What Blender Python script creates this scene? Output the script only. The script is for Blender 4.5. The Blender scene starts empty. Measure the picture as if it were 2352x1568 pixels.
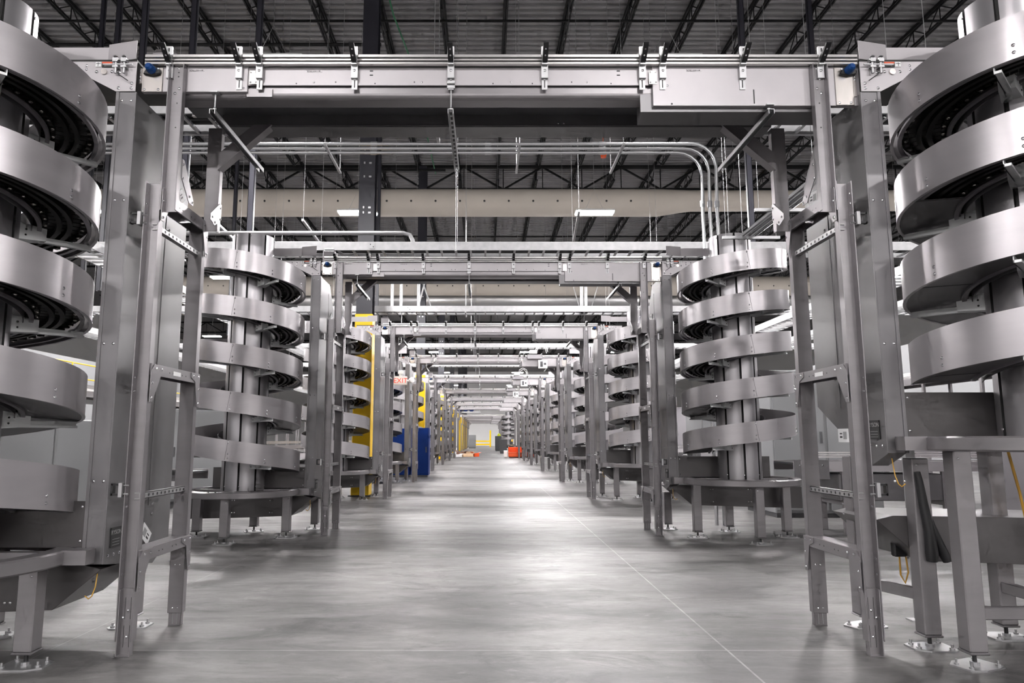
import bpy, bmesh, math, random
from mathutils import Vector, Matrix
PI = math.pi
random.seed(7)
S = bpy.context.scene
COL = S.collection

# ------------------------------------------------------------------ materials
def mat(name, col, metal=0.0, rough=0.5, noise=0.0, nscale=(4, 4, 4), emit=None, estr=0.0, bump=0.0, spec=0.5, rvar=0.0):
    m = bpy.data.materials.new(name); m.use_nodes = True
    nt = m.node_tree; b = nt.nodes['Principled BSDF']
    b.inputs['Base Color'].default_value = (*col, 1)
    b.inputs['Metallic'].default_value = metal
    b.inputs['Roughness'].default_value = rough
    b.inputs['Specular IOR Level'].default_value = spec
    if noise > 0 or rvar > 0 or bump > 0:
        tc = nt.nodes.new('ShaderNodeTexCoord'); mp = nt.nodes.new('ShaderNodeMapping')
        mp.inputs['Scale'].default_value = nscale
        nz = nt.nodes.new('ShaderNodeTexNoise'); nz.inputs['Scale'].default_value = 1.0
        nz.inputs['Detail'].default_value = 5
        nt.links.new(tc.outputs['Object'], mp.inputs['Vector']); nt.links.new(mp.outputs['Vector'], nz.inputs['Vector'])
        if noise > 0:
            mr = nt.nodes.new('ShaderNodeMapRange')
            mr.inputs['From Min'].default_value = .25; mr.inputs['From Max'].default_value = .75
            mr.inputs['To Min'].default_value = 1 - noise; mr.inputs['To Max'].default_value = 1 + noise
            vm = nt.nodes.new('ShaderNodeVectorMath'); vm.operation = 'SCALE'
            vm.inputs[0].default_value = col
            nt.links.new(nz.outputs['Fac'], mr.inputs['Value']); nt.links.new(mr.outputs['Result'], vm.inputs['Scale'])
            nt.links.new(vm.outputs['Vector'], b.inputs['Base Color'])
        if rvar > 0:
            m2 = nt.nodes.new('ShaderNodeMapRange')
            m2.inputs['To Min'].default_value = max(.02, rough - rvar); m2.inputs['To Max'].default_value = rough + rvar
            nt.links.new(nz.outputs['Fac'], m2.inputs['Value']); nt.links.new(m2.outputs['Result'], b.inputs['Roughness'])
        if bump > 0:
            bp = nt.nodes.new('ShaderNodeBump'); bp.inputs['Strength'].default_value = bump; bp.inputs['Distance'].default_value = .01
            nt.links.new(nz.outputs['Fac'], bp.inputs['Height']); nt.links.new(bp.outputs['Normal'], b.inputs['Normal'])
    if emit:
        b.inputs['Emission Color'].default_value = (*emit, 1); b.inputs['Emission Strength'].default_value = estr
    return m

GRAY = mat('grey_painted_steel', (.245, .232, .240), .55, .32, .06, (3, 3, 14), rvar=.05)
GRAYD = mat('grey_sheet_steel', (.165, .160, .164), .45, .35, .08, (5, 5, 5), rvar=.05)
COLM = mat('brushed_column_steel', (.40, .39, .40), .8, .33, .03, (2, 2, 1), rvar=.02)
PLATE = mat('light_grey_plate', (.43, .41, .42), .35, .38, .05, (4, 4, 4))
GALV = mat('galvanised_steel', (.46, .46, .465), .9, .40, .12, (9, 9, 9))
BAND = mat('spiral_guard_steel', (.40, .382, .392), .62, .30, .04, (3, 3, 14), rvar=.04)
PIPEM = mat('shiny_conduit', (.66, .67, .68), .95, .22)
DARKREFL = mat('guard_steel_reflection_tint', (.085, .080, .081), .4, .34)  # grey steel, darkened in colour to stand for its reflection of dark surroundings
PALEG = mat('pale_zinc', (.74, .75, .75), .3, .4)
ALU = mat('aluminium_rail', (.74, .72, .71), .9, .25, .03, (1, 20, 20))
STAIN = mat('stainless_plate', (.66, .62, .59), .9, .26, .10, (18, 18, 5))
BLACK = mat('black_rubber', (.012, .012, .013), .0, .42)
CHAIN = mat('oily_black_chain', (.018, .017, .016), .5, .38)
CHROME = mat('bright_bolt_steel', (.8, .8, .82), 1, .18)
ROOFB = mat('black_roof_steel', (.006, .006, .0065), .0, .6, spec=.25)
NAVY = mat('dark_navy_paint', (.022, .022, .030), .0, .45)
DECK = mat('corrugated_white_deck', (.20, .195, .20), .2, .5, .05, (.4, .4, .4))
BEIGE = mat('beige_fabric', (.50, .455, .40), .0, .85, .05, (1.2, 1.2, 1.2))
ZINC = mat('zinc_duct', (.5, .5, .5), .85, .36, .15, (.7, 5, 5))
YEL = mat('yellow_paint', (.90, .56, .004), .0, .4)
BLUE = mat('blue_enamel', (.0008, .020, .135), .0, .45, spec=.2)
BLUECAP = mat('blue_plastic', (.004, .05, .20), .0, .35, spec=.35)
WHITE = mat('white_paint', (.82, .81, .80), .0, .45)
STICK = mat('white_sticker', (.80, .80, .80), .0, .4)
INK = mat('dark_ink', (.03, .03, .03), .0, .5)
INKG = mat('grey_ink', (.33, .33, .33), .0, .5)
ORANGE = mat('orange_plastic', (.75, .085, .012), .0, .4)
RED = mat('red_paint', (.50, .03, .02), .0, .4)
CARD = mat('cardboard', (.62, .43, .27), .0, .8, .1)
DRYW = mat('white_wall_panel', (.80, .79, .78), .0, .7, .03, (.3, .3, .3))
GCAB = mat('pale_grey_enamel', (.25, .253, .258), .1, .4)
SLATE = mat('dark_grey_enamel', (.085, .085, .09), .1, .4)
PUR = mat('pale_steel', (.30, .285, .30), .5, .35)
CABLEY = mat('yellow_cable', (.50, .27, .03), .0, .5)
LAMP = mat('led_lens', (1, 1, 1), 0, .4, emit=(1.0, .97, .975), estr=520)
EXITL = mat('exit_face', (.80, .74, .72), 0, .5, emit=(1, .85, .8), estr=.05, spec=.2)
EXITR = mat('exit_red', (.75, .05, .03), 0, .5, emit=(1, .08, .04), estr=.35, spec=.2)

def floor_mat():
    m = bpy.data.materials.new('polished_concrete'); m.use_nodes = True
    nt = m.node_tree; N = nt.nodes; L = nt.links; b = N['Principled BSDF']
    tc = N.new('ShaderNodeTexCoord')
    def noise(scale, det, rough=.6, dist=0):
        mp = N.new('ShaderNodeMapping'); mp.inputs['Scale'].default_value = scale
        n = N.new('ShaderNodeTexNoise'); n.inputs['Scale'].default_value = 1; n.inputs['Detail'].default_value = det
        n.inputs['Roughness'].default_value = rough; n.inputs['Distortion'].default_value = dist
        L.new(tc.outputs['Object'], mp.inputs['Vector']); L.new(mp.outputs['Vector'], n.inputs['Vector'])
        return n.outputs['Fac']
    def rng(v, a, b_, c, d):
        r = N.new('ShaderNodeMapRange'); r.inputs['From Min'].default_value = a; r.inputs['From Max'].default_value = b_
        r.inputs['To Min'].default_value = c; r.inputs['To Max'].default_value = d; L.new(v, r.inputs['Value']); return r.outputs['Result']
    def mth(op, a, b_=None, c=None):
        n = N.new('ShaderNodeMath'); n.operation = op
        for i, v in enumerate((a, b_, c)):
            if v is None: continue
            if isinstance(v, (int, float)): n.inputs[i].default_value = v
            else: L.new(v, n.inputs[i])
        return n.outputs[0]
    sx = N.new('ShaderNodeSeparateXYZ'); L.new(tc.outputs['Object'], sx.inputs[0])
    X, Y = sx.outputs['X'], sx.outputs['Y']
    big = rng(noise((.30, .85, 1), 5, .62, .6), .32, .68, .42, 1.45)
    streak = rng(noise((.75, 2.7, 1), 8, .74, 1.0), .30, .70, .52, 1.42)
    fine = rng(noise((6, 12, 1), 8, .78), .34, .66, .78, 1.20)
    dust = rng(noise((2.1, 3.2, 1), 8, .75, .4), .60, .74, 0, .12)
    smudge = rng(noise((.8, 1.6, 1), 8, .78, 1.4), .52, .64, 1.08, .42)
    v = mth('MULTIPLY', mth('MULTIPLY', mth('MULTIPLY', big, streak), fine), smudge)
    v = mth('ADD', mth('MULTIPLY', v, .115), dust)
    jx = mth('LESS_THAN', mth('ABSOLUTE', mth('SUBTRACT', X, 1.735)), .0075)
    jy = mth('LESS_THAN', mth('ABSOLUTE', mth('SUBTRACT', Y, 5.345)), .008)
    j3 = mth('LESS_THAN', mth('ABSOLUTE', mth('ADD', mth('SUBTRACT', X, -3.1), mth('MULTIPLY', mth('SUBTRACT', Y, 7.0), -.02))), .005)
    # the pour in front of the cross joint is slightly darker
    v = mth('MULTIPLY', v, mth('ADD', 1.0, mth('MULTIPLY', mth('LESS_THAN', Y, 5.345), -.16)))
    # saw cuts, dusty and pale
    jn = rng(noise((5, 5, 1), 3), .3, .7, .35, 1.0)
    j = mth('MULTIPLY', mth('MAXIMUM', mth('MAXIMUM', jx, mth('MULTIPLY', jy, .9)), mth('MULTIPLY', j3, .6)), jn)
    v = mth('ADD', v, mth('MULTIPLY', j, .20))
    cr = N.new('ShaderNodeCombineColor')
    L.new(v, cr.inputs[0]); L.new(mth('MULTIPLY', v, .955), cr.inputs[1]); L.new(mth('MULTIPLY', v, .945), cr.inputs[2])
    L.new(cr.outputs[0], b.inputs['Base Color'])
    L.new(rng(noise((1.2, 3.0, 1), 5), .3, .7, .38, .54), b.inputs['Roughness'])
    b.inputs['Specular IOR Level'].default_value = .8
    bp = N.new('ShaderNodeBump'); bp.inputs['Strength'].default_value = .10; bp.inputs['Distance'].default_value = .01
    L.new(streak, bp.inputs['Height']); L.new(bp.outputs['Normal'], b.inputs['Normal'])
    return m
FLOOR = floor_mat()

# ------------------------------------------------------------------ mesh builder
class MB:
    def __init__(s, sx=1.0, o=(0, 0, 0)):
        s.v = []; s.f = []; s.mi = []; s.sm = []; s.sx = sx; s.o = o
    def add(s, vs, fs, m=0, smooth=False):
        k = len(s.v)
        s.v += [(s.sx * (p[0] + s.o[0]), p[1] + s.o[1], p[2] + s.o[2]) for p in vs]
        for f in fs:
            s.f.append([k + i for i in f]); s.mi.append(m); s.sm.append(smooth)
        return s
    def box(s, x0, x1, y0, y1, z0, z1, m=0):
        return s.add([(x0, y0, z0), (x1, y0, z0), (x1, y1, z0), (x0, y1, z0), (x0, y0, z1), (x1, y0, z1), (x1, y1, z1), (x0, y1, z1)],
                     [(0, 3, 2, 1), (4, 5, 6, 7), (0, 1, 5, 4), (1, 2, 6, 5), (2, 3, 7, 6), (3, 0, 4, 7)], m)
    def prism(s, poly, ax, a0, a1, m=0):
        # poly: points in the two other axes (order x,y / x,z / y,z), extruded along ax
        def P(p, a): return (a, p[0], p[1]) if ax == 0 else ((p[0], a, p[1]) if ax == 1 else (p[0], p[1], a))
        n = len(poly)
        vs = [P(p, a0) for p in poly] + [P(p, a1) for p in poly]
        fs = [tuple(range(n)), tuple(range(2 * n - 1, n - 1, -1))] + [(i, i + n, (i + 1) % n + n, (i + 1) % n) for i in range(n)]
        return s.add(vs, fs, m)
    def bar(s, p, q, w, h, m=0, up=(0, 0, 1)):
        p = Vector(p); q = Vector(q); d = (q - p).normalized(); u = Vector(up)
        a = d.cross(u)
        if a.length < 1e-4: a = d.cross(Vector((1, 0, 0)))
        a.normalize(); c = a.cross(d).normalized()
        vs = []
        for e in (p, q):
            for i, j in ((-1, -1), (1, -1), (1, 1), (-1, 1)): vs.append(tuple(e + a * (i * w / 2) + c * (j * h / 2)))
        return s.add(vs, [(0, 1, 2, 3), (7, 6, 5, 4), (0, 4, 5, 1), (1, 5, 6, 2), (2, 6, 7, 3), (3, 7, 4, 0)], m)
    def tube(s, path, r, n=8, m=0, smooth=True):
        pts = [Vector(p) for p in path]; vs = []; K = len(pts); prev = None
        for i, p in enumerate(pts):
            d = (pts[min(i + 1, K - 1)] - pts[max(i - 1, 0)]).normalized()
            if prev is None:
                a = d.cross(Vector((0, 0, 1)));
                if a.length < 1e-3: a = d.cross(Vector((1, 0, 0)))
            else: a = prev - d * prev.dot(d)
            a.normalize(); prev = a; c = d.cross(a)
            rr = r[i] if isinstance(r, (list, tuple)) else r
            for k in range(n):
                t = 2 * PI * k / n; vs.append(tuple(p + a * (rr * math.cos(t)) + c * (rr * math.sin(t))))
        fs = [(i * n + k, i * n + (k + 1) % n, (i + 1) * n + (k + 1) % n, (i + 1) * n + k) for i in range(K - 1) for k in range(n)]
        s.add(vs, fs, m, smooth)
        s.add(vs[:n], [tuple(range(n))], m); s.add(vs[-n:], [tuple(range(n))], m)
        return s
    def bolt(s, p, nrm, r=.011, m=0, h=.7):
        p = Vector(p); d = Vector(nrm).normalized(); a = d.cross(Vector((0, 0, 1)))
        if a.length < 1e-3: a = Vector((1, 0, 0))
        a.normalize(); c = d.cross(a); vs = []
        for rr, hh in ((1, 0), (.92, .45), (.55, .85)):
            for k in range(7):
                t = 2 * PI * k / 7; vs.append(tuple(p + d * (hh * r * h) + (a * math.cos(t) + c * math.sin(t)) * (rr * r)))
        vs.append(tuple(p + d * r * h))
        fs = [(j * 7 + k, j * 7 + (k + 1) % 7, (j + 1) * 7 + (k + 1) % 7, (j + 1) * 7 + k) for j in range(2) for k in range(7)] + [(14 + k, 14 + (k + 1) % 7, 21) for k in range(7)]
        return s.add(vs, fs, m, True)
    def sheet(s, rows, thick, m=0, closed=False):
        """rows: list of cross-section polylines (closed loops) -> skinned tube of loops"""
        n = len(rows[0]); K = len(rows); vs = [p for r in rows for p in r]
        fs = [(i * n + k, i * n + (k + 1) % n, (i + 1) * n + (k + 1) % n, (i + 1) * n + k) for i in range(K - 1) for k in range(n)]
        s.add(vs, fs, m, True)
        s.add(list(rows[0]), [tuple(range(n))], m); s.add(list(rows[-1]), [tuple(range(n))], m)
        return s
    def mesh(s, name, mats, bevel=0):
        me = bpy.data.meshes.new(name); me.from_pydata(s.v, [], s.f)
        for mm in (mats if isinstance(mats, (list, tuple)) else [mats]): me.materials.append(mm)
        me.polygons.foreach_set('material_index', s.mi); me.polygons.foreach_set('use_smooth', s.sm)
        bm = bmesh.new(); bm.from_mesh(me)
        bmesh.ops.recalc_face_normals(bm, faces=bm.faces)
        if bevel:
            es = [e for e in bm.edges if len(e.link_faces) == 2 and not e.link_faces[0].smooth and e.calc_face_angle(0) > .5]
            bmesh.ops.bevel(bm, geom=es, offset=bevel, segments=1, affect='EDGES', profile=.5, clamp_overlap=True)
        for e in bm.edges:
            if len(e.link_faces) == 2 and e.calc_face_angle(0) > .6: e.smooth = False
        bm.to_mesh(me); bm.free(); me.update()
        return me
    def build(s, name, mats, parent=None, bevel=0, loc=None):
        o = bpy.data.objects.new(name, s.mesh(name, mats, bevel)); COL.objects.link(o)
        if parent: o.parent = parent
        if loc: o.location = loc
        return o

def tag(o, label, cat, group=None):
    o['label'] = label; o['category'] = cat
    if group: o['group'] = group
    return o
def struct(o): o['kind'] = 'structure'; return o
def thing(name, label, cat, loc=(0, 0, 0), group=None, rz=0):
    o = bpy.data.objects.new(name, None); COL.objects.link(o); o.location = loc; o.rotation_euler = (0, 0, rz)
    o.empty_display_size = .2
    return tag(o, label, cat, group)
def part(parent, name, mesh, loc=(0, 0, 0), rot=(0, 0, 0), label=None):
    o = bpy.data.objects.new(name, mesh); COL.objects.link(o); o.parent = parent; o.location = loc; o.rotation_euler = rot
    if label: o['label'] = label
    return o
def dup(root, loc, label, skip=()):
    r = root.copy(); COL.objects.link(r); r.location = loc; r['label'] = label
    for ch in list(root.children):
        if ch.name.split('.')[0] in skip: continue
        c = ch.copy(); COL.objects.link(c); c.parent = r
        for g in list(ch.children):
            d = g.copy(); COL.objects.link(d); d.parent = c
    return r
_text = {}
def text_mesh(txt, size, m, name='lettering'):
    k = (txt, size, m.name)
    if k not in _text:
        cu = bpy.data.curves.new('t', 'FONT'); cu.body = txt; cu.size = size; cu.extrude = .0008; cu.align_x = 'CENTER'; cu.align_y = 'CENTER'
        ob = bpy.data.objects.new('t', cu); COL.objects.link(ob)
        dg = bpy.context.evaluated_depsgraph_get()
        me = bpy.data.meshes.new_from_object(ob.evaluated_get(dg)); me.name = name; me.materials.clear(); me.materials.append(m)
        bpy.data.objects.remove(ob); _text[k] = me
    return _text[k]
ORD = ['first', 'second', 'third', 'fourth', 'fifth', 'sixth', 'seventh', 'eighth', 'ninth', 'tenth', 'eleventh', 'twelfth', 'thirteenth', 'fourteenth']

XC = 0.10                      # centre line of the aisle
PY = [5.19, 11.43, 18.22, 25.29, 34.0, 42.3, 50.4, 57.8, 65.5]      # front planes of the bridging conveyors
FARY = [88, 95, 102, 109, 116, 123]
LZ = 8.7

# ------------------------------------------------------------------ camera
cam = bpy.data.cameras.new('camera'); co = bpy.data.objects.new('camera', cam); COL.objects.link(co)
cam.sensor_width = 36; cam.lens = 1630.4 / 2352 * 36
cam.shift_x = (1176 - 1114.9) / 2352; cam.clip_end = 500; cam.clip_start = .05
co.location = (0, 0, 1.5); co.rotation_euler = (PI / 2 + .1367, 0, 0)
S.camera = co

# ------------------------------------------------------------------ room shell
DZ = 16.15
struct(MB().box(-45, 45, -22, 155, -.3, 0).build('floor', FLOOR))
b = MB(); n0 = []; y = -22.0
prof = []
while y < 155:
    prof += [(y, DZ), (y + .13, DZ), (y + .16, DZ + .055), (y + .29, DZ + .055)]; y += .32
b.add([(x, p[0], p[1]) for p in prof for x in (-45, 45)], [(2 * i, 2 * i + 1, 2 * i + 3, 2 * i + 2) for i in range(len(prof) - 1)])
struct(b.build('ceiling', DECK))
struct(MB().box(-45.3, -45, -22, 155, 0, 16.4).build('wall_left', DRYW))
struct(MB().box(45, 45.3, -22, 155, 0, 16.4).build('wall_right', DRYW))
struct(MB().box(-45, 45, 155, 155.3, 0, 16.4).build('wall_back', DRYW))
struct(MB().box(-45, 45, -22.3, -22, 0, 16.4).build('wall_front', DRYW))

# joists: open-web, running along the aisle between the girders
GY = [2, 19, 36, 53, 70, 87, 104, 121]
def joist_mesh():
    b = MB(); L = 16.7; zt, zb = 16.05, 15.46
    for s in (-.042, .042):
        b.box(s - .026, s + .026, 0, L, zt - .03, zt + .09); b.box(s - .024, s + .024, .9, L - .9, zb - .04, zb + .04)
    n = 10; step = (L - 1.8) / n
    b.bar((0, .1, zt), (0, .9, zb), .035, .035)
    b.bar((0, L - .1, zt), (0, L - .9, zb), .035, .035)
    for i in range(n):
        y0 = .9 + i * step; ym = y0 + step / 2
        b.bar((0, y0, zb), (0, ym, zt), .030, .030, up=(1, 0, 0)); b.bar((0, ym, zt), (0, y0 + step, zb), .030, .030, up=(1, 0, 0))
        b.bar((0, ym, zb), (0, ym, zt), .026, .026, up=(1, 0, 0))
    return b.mesh('roof_joist', ROOFB)
JM = joist_mesh()
jx = [.68 + 2.1 * k for k in range(-21, 21)]
for gi, gy in enumerate(GY):
    lim = {0: 17, 1: 26, 2: 36}.get(gi, 30 if gi < 5 else 16)
    for k, x in enumerate(jx):
        if abs(x) > lim: continue
        o = bpy.data.objects.new('roof_joist', JM); COL.objects.link(o); o.location = (x, gy + .15, 0); struct(o)
        o['label'] = 'black open-web steel roof joist running lengthwise under the corrugated deck'; o['group'] = 'roof joists'
def girder_mesh(hw):
    b = MB(); zt, zb = 15.93, 14.68; xs = [XC - 3.35 + 4.2 * k for k in range(-9, 10)]
    b.box(-hw, hw, -.11, -.02, zt - .08, zt + .08); b.box(-hw, hw, .02, .11, zt - .08, zt + .08)
    b.box(-hw, hw, -.10, -.02, zb - .06, zb + .06); b.box(-hw, hw, .02, .10, zb - .06, zb + .06)
    for x in xs:
        if abs(x) > hw: continue
        b.bar((x - 2.1, 0, zt), (x, 0, zb), .09, .09, up=(0, 1, 0)); b.bar((x + 2.1, 0, zt), (x, 0, zb), .09, .09, up=(0, 1, 0))
        b.bar((x, 0, zb), (x, 0, zt), .05, .05, up=(0, 1, 0)); b.bar((x + 2.1, 0, zb), (x + 2.1, 0, zt), .04, .04, up=(0, 1, 0))
    return b.mesh('roof_girder', ROOFB)
GM = girder_mesh(38)
for i, gy in enumerate([19.4, 36.4, 53.4, 70.4, 87.4, 104, 121]):
    o = bpy.data.objects.new('roof_girder', GM); COL.objects.link(o); o.location = (0, gy, 0); struct(o)
    o['label'] = f'deep black girder truss crossing under the roof, {ORD[i]} along the aisle'
# bridging angles between joists (cross bracing)
for i, gy in enumerate([26, 43, 60]):
    b = MB(); z0, z1 = 15.46, 16.05
    for k in range(len(jx) - 1):
        if abs(jx[k]) < 24:
            b.bar((jx[k], gy, z0), (jx[k + 1], gy, z1), .03, .03); b.bar((jx[k], gy, z1), (jx[k + 1], gy, z0), .03, .03)
    o = b.build('joist_bridging', ROOFB); struct(o)
# columns, navy above and yellow below
def steel_column(x, y, i):
    r = thing('steel_column', f'dark navy steel building column with yellow lower wrap, {ORD[i]} down the aisle', 'column', (x, y, 0))
    r['kind'] = 'structure'
    b = MB(); b.box(-.22, .22, -.22, -.19, 0, 15.9).box(-.22, .22, .19, .22, 0, 15.9).box(-.02, .02, -.19, .19, 0, 15.9)
    b.box(-.30, .30, -.30, .30, 0, .03)
    for z in (9.6, 9.2, 8.8, 7.9, 7.75): b.box(-.1, -.06, -.235, -.22, z, z + .06, 1); b.box(.05, .12, -.235, -.22, z, z + .05, 1)
    b.build('shaft', [NAVY, GALV], r)
    MB().box(-.24, .24, -.24, .24, .03, 4.9).build('protective_wrap', YEL, r, .01)['label'] = 'yellow column wrap'
    return r
for i, y in enumerate([19.4, 36.4, 53.4, 70.4, 92, 99, 106.5, 113.5, 120.5]):
    steel_column(-3.33, y, i)
# sprinkler and service pipes across the roof
for i, (y, z, r, xa, xb, d) in enumerate([(17.9, 14.9, .055, -30, 30, 'thick black sprinkler main crossing nearest roof bay'), (19.6, 15.2, .03, -30, 30, 'slim black sprinkler branch pipe behind the thick main'),
        (21.9, 15.25, .045, -30, 30, 'black sprinkler pipe just above the front overhead conveyor'), (22.9, 15.0, .06, -18, -3.6, 'short black pipe ending beside the navy column'),
        (31.5, 15.0, .05, -24, 26, 'black sprinkler pipe over the far side of the beige duct'), (34.2, 14.9, .07, -24, -2, 'stubby black pipe below the deep girder truss'),
        (41, 14.9, .06, -26, 26, 'black pipe behind the first deep girder'), (46, 14.9, .05, -26, 26, 'black pipe above the zinc duct')]):
    tag(MB().tube([(xa, y, z), (xb, y, z)], r, 8).build('ceiling_pipe', ROOFB), d, 'pipe')
tag(MB().tube([(-3.1, 20.5, 15.5), (-3.0, 21.5, 15.2), (-2.75, 24, 15.2), (-2.6, 35.5, 15.2)], .03, 6).build('green_cable', mat('green_cable', (.02, .16, .07), 0, .4)), 'green cable clipped along the joist beside the navy column', 'cable')
# ------------------------------------------------------------------ ceiling lights
lens = MB().box(-.60, .60, -.19, .19, -.035, 0).mesh('lens', LAMP)
hous = MB().box(-.62, .62, -.21, .21, 0, .055).box(-.3, .3, -.1, .1, .055, .1).mesh('housing', WHITE, .008)
cab = MB().tube([(-.3, 0, .06), (0, 0, .75), (.3, 0, .06)], .006, 4).tube([(0, 0, .75), (0, 0, 6.7)], .006, 4).mesh('suspension_cable', GALV)
def light(x, y, lab):
    r = thing('ceiling_light', lab, 'light', (x, y, LZ), 'linear high-bay lights')
    part(r, 'lens', lens); part(r, 'housing', hous); part(r, 'suspension_cable', cab)
for j in range(-2, 16):
    yy = 3.6 + 9.2 * j
    for k in range(-4, 5):
        xx = -4.1 + 7.6 * k
        if abs(xx) > (27 if yy < 62 else 13): continue
        if j == 0: continue
        if 58 < yy < 126 and (j % 2 or k not in (-1, 0, 1, 2)): continue
        lab = 'glowing white linear light hanging under the dark roof joists'
        if j == 2 and k == 0: lab = 'glowing linear light before the beige duct, half behind the navy column'
        if j == 2 and k == 1: lab = 'glowing linear light on a forked cable before the beige duct'
        light(xx, yy, lab)

# ------------------------------------------------------------------ air ducts
def duct(name, y, z, r, xa, xb, m, lab, holes, bend=None):
    t = thing(name, lab, 'duct', ((xa + xb) / 2, y, z))
    h = (xb - xa) / 2; b = MB()
    path = [(-h, 0, 0), (h, 0, 0)]
    rr = [r, r]
    if bend: path += [(h + .6, 0, 0), (h + 1.5, 0, .06), (h + 2.0, 0, .08), (h + 12, 0, .10)]; rr += [r, r - .09, r - .13, r - .14]
    b.tube(path, rr, 32)
    if not holes:
        k = -h
        while k < h: b.tube([(k, 0, 0), (k + .05, 0, 0)], r + .02, 32); k += 2.1
    b.build('duct_skin', m, t)
    if not holes:
        for q in range(5): MB().tube([(-h + 3 + 6 * q, 0, r), (-h + 3 + 6 * q, 0, 5.3)], .01, 5).build('hanger_strap', GALV, t)
    if holes:
        k = -h + .3; hb = MB()
        while k < h:
            a = -.18
            hb.tube([(k, -r * math.cos(a) + .01, r * math.sin(a)), (k, -r * math.cos(a) - .006, r * math.sin(a))], .045, 8); k += .98
        hb.build('air_hole_row', INK, t)
        c = MB(); k = -h + 1
        while k < h: c.tube([(k, 0, r), (k, 0, 5.06)], .006, 4); k += 3.3
        c.build('suspension_cable', GALV, t)
    return t
duct('fabric_duct', 28, 11.07, .56, -17, 6.4, BEIGE, 'long beige fabric air duct with a row of black holes', True, True)
duct('fabric_duct', 45.2, 11.35, .62, -22, 24, BEIGE, 'beige fabric air duct glimpsed above the zinc duct', True)
duct('metal_duct', 46.8, 10.75, .58, -20, 10.2, ZINC, 'round spiral-seam zinc air duct behind second conveyor bridge', False)
t = thing('metal_duct', 'wider zinc duct section with a square black vent opening', 'duct', (16.2, 47.2, 10.75))
MB().tube([(-5.6, 0, 0), (8, 0, 0)], .66, 32).build('duct_skin', ZINC, t)
MB().box(-2.7, -1.5, -.70, -.5, -.1, .65).box(-2.6, -1.6, -.72, -.69, 0, .55, 1).build('vent', [SLATE, INK], t)

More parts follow.
